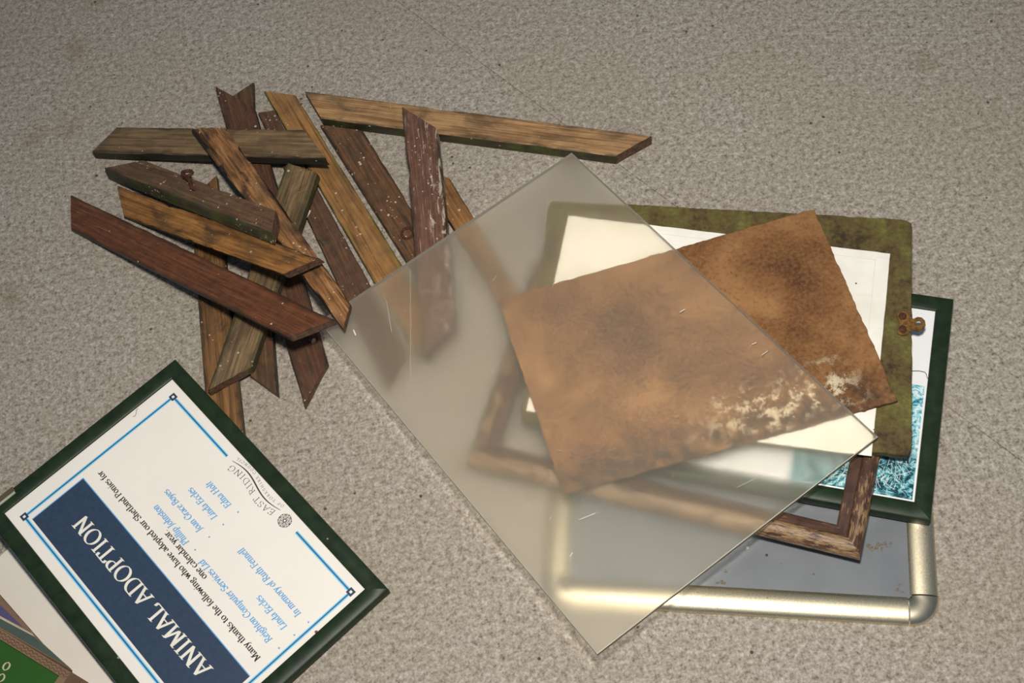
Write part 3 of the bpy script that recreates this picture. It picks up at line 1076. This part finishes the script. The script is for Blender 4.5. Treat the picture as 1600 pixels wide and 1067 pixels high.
e = BW + .0012
straight_bar((e, 0), (WS - e, 0), (0, 1))
straight_bar((e, HS), (WS - e, HS), (0, -1))
straight_bar((0, e), (0, HS - e), (1, 0))
straight_bar((WS, e), (WS, HS - e), (-1, 0))
for (cx, cy, a0) in ((BW, BW, 180), (WS - BW, BW, 270), (WS - BW, HS - BW, 0), (BW, HS - BW, 90)):
    V, Fq = [], []
    k, N = len(HP), 12
    for i in range(N + 1):
        t = math.radians(a0 + 90 * i / N)
        for (ins, z) in HP:
            r = (BW - ins) + .0004
            V.append((cx + r * math.cos(t), cy + r * math.sin(t), z * 1.03))
    for i in range(N):
        for j in range(k - 1):
            p = i * k + j
            Fq.append((p, p + 1, p + k + 1, p + k))
    o = link('corner_cap', V, Fq, M_NICK, snap, None, 60)
slab('backing_sheet', rect(BW - .002, BW - .002, WS - BW + .002, HS - BW + .002), .0005, .0042, M_PANEL, snap)

# ------------------------------------------------------------------ second framed notice with a teal picture
fn = tilt(.0192)
TR, BR, b2 = att((1489, 466), fn), att((1455, 814), fn), att((1249, 777), fn)
xd = (BR - b2).normalized()
S2M = basis(BR - xd * W1, xd, TR - BR)
S2M.translation = S2M.translation - S2M.to_3x3() @ Vector((0, 0, .011))
sign2 = empty('framed_notice', S2M)
tag(sign2, 'dark green framed notice with a teal picture, in the right stack', 'sign')
H2 = (TR - BR).length
sweep_frame(W1, H2, SIGN_PROF, M_GREEN, sign2, 'frame_bar')
slab('backing_board', rect(.013, .013, W1 - .013, H2 - .013), .002, .0080, M_BACK, sign2)
slab('notice_page', rect(.0132, .0132, W1 - .0132, H2 - .0132), .0081, .0086, plain('white_notice_page', (240, 240, 240), .3, .4, 0, .02), sign2)
S2I = S2M.inverted()
_p2 = S2M @ Vector((0, 0, PZ))
_n2 = (S2M.to_3x3() @ Vector((0, 0, 1))).normalized()


def s2(px, py):
    return S2I @ on_plane((px, py), _p2, _n2)


pt, pl = s2(1430, 601).y, s2(1237, 725).x
pr, pb_ = W1 - .0155, .0155
MP = MT('teal_picture_print')
v = MP.coord((0, 0, 0), (1, 1, 1))
n1 = MP.noise(v, 130, 9, .75, 1.2)
n2_ = MP.noise(MP.coord((2, 5, 0), (1, 1, 1)), 22, 4, .6, 1.0)
col = MP.ramp(n1, [(.36, lin((20, 70, 84))), (.44, lin((70, 150, 170))), (.50, lin((150, 210, 222))), (.58, lin((230, 242, 242)))])
xyz = MP.sep(MP.tc.outputs['Object'])
lo = MP.step(MP.math('ADD', xyz[1], MP.math('MULTIPLY', n2_, .02)), .078, .050)
col2 = MP.ramp(n1, [(.40, lin((10, 40, 46))), (.49, lin((30, 92, 104))), (.56, lin((120, 196, 206))), (.64, lin((230, 240, 240)))])
col = MP.mix(lo, col, col2)
M_PIC = MP.finish(col, .35, None, 0, .4)
flatmesh('picture', [(pl, pb_, PZ + .0001), (pr, pb_, PZ + .0001), (pr, pt, PZ + .0001), (pl, pt, PZ + .0001)], [(0, 1, 2, 3)], M_PIC, sign2)
rnd = random.Random(5)
for nm, mt, cnt in (('printed_straw', plain('white_straw_print', (222, 236, 236), .35), 420), ('printed_dark_straw', plain('dark_straw_print', (14, 56, 62), .35), 110)):
    V, Fq = [], []
    for i in range(cnt):
        cx, cy = rnd.uniform(pl + .006, pr - .004), rnd.uniform(pb_ + .003, pb_ + .06)
        t = rnd.gauss(1.57, .75)
        L = rnd.uniform(.004, .013)
        kx = rnd.uniform(-.4, .4)
        wd = rnd.uniform(.00016, .00042)
        prev = None
        for j in range(4):
            u = j / 3
            x = cx + L * (u - .5) * math.cos(t + kx * u)
            y = cy + L * (u - .5) * math.sin(t + kx * u)
            x = min(max(x, pl), pr)
            y = min(max(y, pb_), pt)
            if prev:
                vq, fq = bar_quads([(prev, (x, y))], wd, PZ + (.0002 if cnt > 150 else .00016))
                if (Vector(prev) - Vector((x, y))).length > 1e-5:
                    k = len(V)
                    V += vq
                    Fq += [tuple(a + k for a in q_) for q_ in fq]
            prev = (x, y)
    flatmesh(nm, V, Fq, mt, sign2)

# ------------------------------------------------------------------ brown picture frame
def moulding(axis, worn):
    M = MT('worn_brown_moulding')
    sc = (110, 760, 500) if axis == 0 else (760, 110, 500)
    g = M.noise(M.coord((1, 2, 3), sc), 1.0, 7, .68, .4)
    pat = M.noise(M.coord((5, 1, 0), (1, 1, 1)), 38, 4)
    wear = M.math('ADD', g, M.math('MULTIPLY', M.math('SUBTRACT', pat, .5), .5))
    paint = M.ramp(M.noise(M.coord(), 120, 4), [(.3, lin((58, 38, 30))), (.7, lin((88, 60, 46)))])
    bare = M.ramp(M.noise(M.coord((4, 4, 4), sc), 1.5, 4), [(.3, lin((112, 86, 58))), (.7, lin((172, 140, 102)))])
    lo = (.43 if axis == 0 else .50) if worn else .62
    col = M.mix(M.step(wear, lo, lo + .07), paint, bare)
    return M.finish(col, .42, M.bump(g, .5, .001), 0, .5)


fn = tilt(.0195)
BL, BR = att((727, 722), tilt(.025)), att((1345, 872), tilt(.025))
WF = (BR - BL).length
HF = .20
xd = (BR - BL).normalized()
FM = basis(Vector((BL.x, BL.y, fn(BL.x))), xd, Vector((-.0025, 0, 1)).cross(xd))
pic = empty('picture_frame', FM)
tag(pic, 'worn brown wooden picture frame without glass, mitred corner showing below the stack', 'picture frame')
FP = [(0, .0002), (0, .0035), (.0008, .006), (.0026, .0088), (.0055, .0106), (.0088, .0112), (.0115, .0104), (.0130, .0088),
      (.0136, .0074), (.0146, .0070), (.0205, .0066), (.0218, .0058), (.0222, .004), (.0222, .0002)]
sweep_frame(WF, HF, FP, [[moulding(0, True), moulding(0, False)], [moulding(1, True), moulding(1, False)]], pic, 'moulding', 7)

# ------------------------------------------------------------------ green stained backing board with white panel
def panel_frame(pxs, fn, thick):
    q_ = [att(p, fn) for p in pxs]
    Mx = basis(q_[3], q_[2] - q_[3], q_[0] - q_[3])
    inv = Mx.inverted()
    loc = [inv @ p for p in q_]
    z = loc[0].z
    return Mx, [(p.x, p.y) for p in (loc[3], loc[2], loc[1], loc[0])]


MG = MT('algae_stained_board')
v = MG.coord()
n1 = MG.noise(v, 34, 7, .65, .4)
n2_ = MG.noise(MG.coord((3, 3, 3), (1, 1, 1)), 240, 4, .6)
n3 = MG.noise(MG.coord((7, 3, 3), (60, 10, 1)), 1.0, 5)
col = MG.ramp(MG.math('ADD', MG.math('MULTIPLY', n1, .65), MG.math('MULTIPLY', n2_, .35)),
              [(.36, lin((54, 42, 28))), (.47, lin((88, 74, 42))), (.56, lin((98, 92, 46))), (.68, lin((122, 116, 60)))])
col = MG.mix(MG.math('MULTIPLY', MG.step(n3, .56, .68), .55), col, lin((74, 50, 34)))
M_ALG = MG.finish(col, .7, MG.bump(MG.math('ADD', n1, n2_), .4, .001), 0, .3)
BM, loc = panel_frame([(858, 312), (1425, 343), (1425, 712), (812, 655)], tilt(.0373), .0065)
# outline with local origin at lower left corner
board = empty('backing_board', BM)
tag(board, 'green algae stained board carrying a white panel and a rusty hanger', 'board')
slab('stained_board', ragged(loc, .004, .0007, 3.0, .0016, .006), -.0065, 0, M_ALG, board, None, .0006)
BI = BM.inverted()
bo, bn = BM.translation, (BM.to_3x3() @ Vector((0, 0, 1))).normalized()


def sbp(px, py):
    q_ = BI @ on_plane((px, py), bo + bn * .0006, bn)
    return (q_.x, q_.y)


MW = MT('white_painted_panel')
v = MW.coord()
col = MW.ramp(MW.noise(v, 26, 6, .6), [(.3, lin((232, 226, 212))), (.62, lin((246, 242, 232)))])
strk = MW.noise(MW.coord((0, 0, 0), (8, 240, 1)), 1.0, 4)
col = MW.mix(MW.math('MULTIPLY', MW.step(strk, .62, .70), .16), col, lin((190, 180, 160)))
vo = MW.n('ShaderNodeTexVoronoi', {'Vector': v, 'Scale': 110.0})
pk = MW.math('MULTIPLY', MW.math('LESS_THAN', vo.outputs['Distance'], .13), MW.math('LESS_THAN', MW.sep(vo.outputs['Color'])[0], .05))
col = MW.mix(pk, col, lin((96, 80, 66)))
M_WPAN = MW.finish(col, .45, None, 0, .4)
wp = [sbp(822, 641), sbp(1362, 712.5), sbp(1391, 396), sbp(888, 336)]
slab('white_panel', ragged(wp, .006, .0003, 9.0), .00005, .0007, M_WPAN, board, None, .0002)
# faint incised border line on the white panel
M_LINE = plain('grey_border_groove', (226, 219, 204), .6)
cen = Vector((sum(p[0] for p in wp) / 4, sum(p[1] for p in wp) / 4))
ip = [Vector(p) + (cen - Vector(p)).normalized() * .014 for p in wp]
V, Fq = bar_quads([(ip[i], ip[(i + 1) % 4]) for i in range(4)], .0005, .00078)
flatmesh('border_groove', V, Fq, M_LINE, board)

# rusty hanger plate with two rivets and a hole
MR = MT('rusty_hanger_plate')
v = MR.coord()
col = MR.ramp(MR.noise(v, 300, 5, .6), [(.3, lin((70, 44, 24))), (.5, lin((118, 82, 38))), (.68, lin((150, 112, 56)))])
M_HANG = MR.finish(col, .6, MR.bump(MR.noise(v, 600, 4), .4, .0004), .4, .4)
outl = [sbp(*p) for p in ((1401, 490), (1407, 487), (1416, 489), (1421, 495), (1427, 499), (1433, 496), (1440, 497), (1445, 502), (1446, 509), (1442, 515), (1435, 518), (1427, 516), (1422, 518), (1418, 523), (1410, 525), (1402, 522), (1404, 514), (1406, 506), (1403, 498))]
hc = sbp(1435.5, 505.5)
hole = [(hc[0] + .0022 * math.cos(k * math.pi / 6), hc[1] + .0022 * math.sin(k * math.pi / 6)) for k in range(12)]
bm = bmesh.new()
ring_o = [bm.verts.new((p[0], p[1], .0004)) for p in outl]
ring_i = [bm.verts.new((p[0], p[1], .0004)) for p in hole]
ed = []
for rg in (ring_o, ring_i):
    for i in range(len(rg)):
        ed.append(bm.edges.new((rg[i], rg[(i + 1) % len(rg)])))
bmesh.ops.triangle_fill(bm, use_beauty=True, use_dissolve=False, edges=ed)
r = bmesh.ops.extrude_face_region(bm, geom=bm.faces[:])
bmesh.ops.translate(bm, verts=[g for g in r['geom'] if isinstance(g, bmesh.types.BMVert)], vec=(0, 0, .0013))
bmesh.ops.recalc_face_normals(bm, faces=bm.faces)
me = bpy.data.meshes.new('hanger_plate')
bm.to_mesh(me)
bm.free()
me.materials.append(M_HANG)
hang = bpy.data.objects.new('hanger_plate', me)
COL.objects.link(hang)
hang.parent = board
tag(hang, 'rusty metal hanger plate')
for p in ((1410, 495), (1410, 515)):
    c_ = sbp(*p)
    V, Fq = [], []
    for j, (rr, zz) in enumerate(((.0033, .0017), (.0031, .0026), (.0022, .0032), (.0011, .0034))):
        for k in range(12):
            t = k * math.pi / 6
            V.append((c_[0] + rr * math.cos(t), c_[1] + rr * math.sin(t), zz))
    for j in range(3):
        for k in range(12):
            a, b = j * 12 + k, j * 12 + (k + 1) % 12
            Fq.append((a, b, b + 12, a + 12))
    Fq.append(tuple(range(36, 48)))
    Fq.append(tuple(range(12)))
    link('rivet', V, Fq, RUST, hang, None, 40)

# ------------------------------------------------------------------ hardboard
MH = MT('brown_hardboard')
v = MH.coord()
f1 = MH.noise(v, 300, 4, .65)
f2 = MH.noise(v, 12, 5, .6, .3)
col = MH.ramp(f2, [(.32, lin((80, 48, 24))), (.48, lin((118, 79, 44))), (.64, lin((154, 112, 70)))])
col = MH.mix(MH.math('MULTIPLY', MH.step(f1, .45, .72), .38), col, lin((166, 124, 84)))
col = MH.mix(MH.math('MULTIPLY', MH.step(f1, .44, .32), .45), col, lin((62, 40, 24)))
HM, hl = panel_frame([(778, 468), (1272, 326), (1403, 626), (880, 772)], tilt(.0415), .0033)
xyz = MH.sep(MH.tc.outputs['Object'])
rag = MH.math('MULTIPLY', MH.math('SUBTRACT', MH.noise(v, 46, 6, .65), .5), .050)
yb = MH.math('ADD', xyz[1], rag)
# damp grey-black tide along the lower edge, with chalky bloom above it
damp = MH.math('MULTIPLY', MH.step(yb, .034, .010), MH.step(MH.noise(v, 80, 5), .30, .58))
col = MH.mix(MH.math('MULTIPLY', damp, .9), col, lin((62, 48, 38)))
chalk_n = MH.noise(MH.coord((1.3, .2, 0), (1, 1, 1)), 85, 8, .72)
band = MH.math('MULTIPLY', MH.step(yb, .050, .034), MH.step(yb, .004, .016))
bandx = MH.math('MULTIPLY', MH.step(xyz[0], .10, .17), MH.step(xyz[0], .262, .235))
chalk = MH.math('MULTIPLY', MH.math('MULTIPLY', MH.step(chalk_n, .50, .58), band), bandx)
col = MH.mix(MH.math('MULTIPLY', chalk, .85), col, lin((216, 200, 170)))
M_HARD = MH.finish(col, .75, MH.bump(f1, .35, .0008), 0, .3)
hard = slab('hardboard', ragged(hl, .003, .0009, 21.0, .0012), -.0033, 0, M_HARD, None, HM, .0005)
tag(hard, 'brown stained hardboard sheet with rough broken edges, half under the frosted sheet', 'board')

# ------------------------------------------------------------------ frosted plastic sheet
MS = MT('frosted_plastic')
v = MS.coord()
mott = MS.noise(v, 12, 4)
rg = MS.n('ShaderNodeMapRange', {'Value': mott, 'From Min': .3, 'From Max': .7, 'To Min': .68, 'To Max': .74}).outputs[0]
rf = MS.n('ShaderNodeBsdfRefraction', {'Color': (.95, .94, .91, 1), 'Roughness': rg, 'IOR': 1.25}, distribution='BECKMANN').outputs[0]
df = MS.n('ShaderNodeBsdfDiffuse', {'Color': lin((236, 230, 212))}).outputs[0]
tl = MS.n('ShaderNodeBsdfTranslucent', {'Color': lin((250, 248, 240))}).outputs[0]
tp = MS.n('ShaderNodeBsdfTransparent', {'Color': (1, 1, 1, 1)}).outputs[0]
sh = MS.n('ShaderNodeMixShader', {0: .11, 1: rf, 2: tl}).outputs[0]
sh = MS.n('ShaderNodeMixShader', {0: .125, 1: sh, 2: df}).outputs[0]
sh = MS.n('ShaderNodeMixShader', {0: .08, 1: sh, 2: tp}).outputs[0]
MS.nt.links.new(sh, MS.out.inputs[0])
M_FROST = MS.m
MC = MT('clear_plastic_face')
tp = MC.n('ShaderNodeBsdfTransparent', {'Color': (.99, .985, .965, 1)}).outputs[0]
gs = MC.n('ShaderNodeBsdfGlossy', {'Color': (1, 1, 1, 1), 'Roughness': .25}).outputs[0]
fr = MC.n('ShaderNodeFresnel', {'IOR': 1.4}).outputs[0]
sh = MC.n('ShaderNodeMixShader', {0: fr, 1: tp, 2: gs}).outputs[0]
MC.nt.links.new(sh, MC.out.inputs[0])
M_CLEAR = MC.m
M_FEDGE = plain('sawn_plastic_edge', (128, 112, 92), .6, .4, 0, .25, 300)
FSM, fs = panel_frame([(893, 238), (1372, 682), (933, 1022), (498, 502)], tilt(.0470), .0026)
sheet = empty('frosted_sheet', FSM)
tag(sheet, 'large frosted translucent plastic sheet lying across the stack and timber', 'plastic sheet')
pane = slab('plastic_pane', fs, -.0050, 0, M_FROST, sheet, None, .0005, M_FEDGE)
pane.data.materials.append(M_CLEAR)
pane.data.materials.append(plain('painted_bevel_glint', (206, 200, 184), .4))  # pale colour paints the bright glint line along the bevel
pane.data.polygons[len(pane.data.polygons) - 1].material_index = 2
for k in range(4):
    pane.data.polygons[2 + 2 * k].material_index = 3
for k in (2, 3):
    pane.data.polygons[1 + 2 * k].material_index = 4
ME = MT('lit_far_plastic_edge')  # far edges coloured paler than the near ones to look lit
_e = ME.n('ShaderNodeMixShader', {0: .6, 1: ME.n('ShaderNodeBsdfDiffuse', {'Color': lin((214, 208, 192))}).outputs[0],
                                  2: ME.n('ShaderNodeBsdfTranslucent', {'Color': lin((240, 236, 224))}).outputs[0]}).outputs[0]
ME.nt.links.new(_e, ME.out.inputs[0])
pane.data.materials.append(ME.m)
M_SCR = plain('white_scratch', (222, 216, 200), .6)
FI = FSM.inverted()
fo, fnn = FSM.translation, (FSM.to_3x3() @ Vector((0, 0, 1))).normalized()


def fsp(px, py):
    return FI @ on_plane((px, py), fo, fnn)


V, Fq = [], []
mk = [(552, 515, 556, 524, 2.2), (762, 524, 768, 519, .8), (1062, 488, 1070, 483, 1.2), (905, 812, 930, 802, .8), (890, 870, 895, 863, 1.2), (1190, 555, 1200, 548, .8), (858, 812, 862, 808, .9),
      (1175, 538, 1182, 535, 1.0), (1150, 762, 1200, 738, .4), (641, 420, 642, 640, .25), (604, 470, 612, 520, .4), (945, 780, 950, 786, .5), (770, 440, 776, 430, .5)]
rnd = random.Random(11)
for _ in range(120):
    x, y = rnd.uniform(560, 1340), rnd.uniform(260, 1000)
    t, L = rnd.uniform(0, 6.3), rnd.uniform(.6, 2.6)
    mk.append((x, y, x + L * math.cos(t), y + L * math.sin(t), rnd.uniform(.3, .8)))
xs = [p[0] for p in fs]
yl = [p[1] for p in fs]
for (xa, ya_, xb, yb_, wd) in mk:
    a, b = fsp(xa, ya_), fsp(xb, yb_)
    if not (min(xs) + .004 < a.x < max(xs) - .004 and min(yl) + .004 < a.y < max(yl) - .004 and min(xs) + .004 < b.x < max(xs) - .004 and min(yl) + .004 < b.y < max(yl) - .004):
        continue
    vq, fq = bar_quads([(a, b)], wd * .00055, .00012)
    k = len(V)
    V += vq
    Fq += [tuple(i + k for i in q_) for q_ in fq]
o = flatmesh('scratches', V, Fq, M_SCR, sheet)
tag(o, kind='stuff')

# ------------------------------------------------------------------ crumbs and a loose thread
def crumbs(name, spots, z, mat, label, size, seed):
    rnd = random.Random(seed)
    V, Fq = [], []
    for (px, py, n, sp) in spots:
        for _ in range(n):
            c_ = at((px + rnd.gauss(0, sp), py + rnd.gauss(0, sp * .45)), z)
            r = size * rnd.uniform(.4, 1.2)
            k = len(V)
            t = rnd.uniform(0, 6)
            for j in range(6):
                a = t + j * math.pi / 3
                q_ = r * rnd.uniform(.6, 1.2)
                V.append((c_.x + q_ * math.cos(a) * 1.4, c_.y + q_ * math.sin(a) * .8, z + r * .45))
            for j in range(6):
                a = t + j * math.pi / 3
                V.append((V[k + j][0] * 1, V[k + j][1] * 1, z + .00005))
            V.append((c_.x, c_.y, z + r * .8))
            for j in range(6):
                jn = (j + 1) % 6
                Fq.append((k + j, k + jn, k + 12))
                Fq.append((k + j, k + jn, k + 6 + jn, k + 6 + j))
            Fq.append(tuple(range(k + 6, k + 12)))
    o_ = link(name, V, Fq, mat)
    tag(o_, label, 'debris', None, 'stuff')
    return o_


M_CRUMB = plain('wood_crumb', (122, 110, 96), .9, .2, 0, .3, 400)
crumbs('wood_crumbs', [(1362, 857, 12, 6), (1378, 852, 14, 8), (1132, 892, 4, 3), (1112, 902, 2, 2), (1127, 910, 5, 4), (1412, 920, 5, 6), (1300, 900, 5, 60)], .0043, M_CRUMB, 'grey wood crumbs scattered on the grey panel of the snap frame', .0011, 3)
rndp = [at(p, .0174) + Vector((0, 0, .0008)) for p in ((1425, 580), (1436, 580), (1445, 582), (1447, 585), (1448, 589), (1449, 592))]
v_, f_ = tube(rndp, .00022, 5)
o = link('thread', v_, f_, plain('black_thread', (40, 36, 34), .8), None, None, 60)
tag(o, 'fine dark thread lying on the white edge of the teal picture notice', 'thread')
for (ax_, ay_, bx_, by_, z_, lb) in ((484, 329, 478, 341, .0102, 'white paint flake fallen beside the mossy edge of the grey-green strip'),):
    pa, pb2 = at((ax_, ay_), z_), at((bx_, by_), z_)
    dd = (pb2 - pa)
    nn = Vector((-dd.y, dd.x, 0)).normalized()
    vv = []
    for t_, w2 in ((0, .0012), (.35, .0018), (.7, .0014), (1, .0007)):
        c_ = pa + dd * t_
        for sg in (-1, 1):
            for hz_ in (0, .0009):
                vv.append(c_ + nn * sg * w2 + Vector((0, 0, hz_ + .0006 * math.sin(t_ * 3.1))))
    ff = []
    for i in range(3):
        q_ = i * 4
        ff += [(q_, q_ + 1, q_ + 5, q_ + 4), (q_ + 2, q_ + 3, q_ + 7, q_ + 6), (q_ + 1, q_ + 3, q_ + 7, q_ + 5), (q_, q_ + 2, q_ + 6, q_ + 4)]
    ff += [(0, 1, 3, 2), (12, 13, 15, 14)]
    tag(link('paint_flake', vv, ff, M_SCR), lb, 'flake')
for k in list(STRIP):
    if '_len' in STRIP[k]:
        del STRIP[k]['_len']
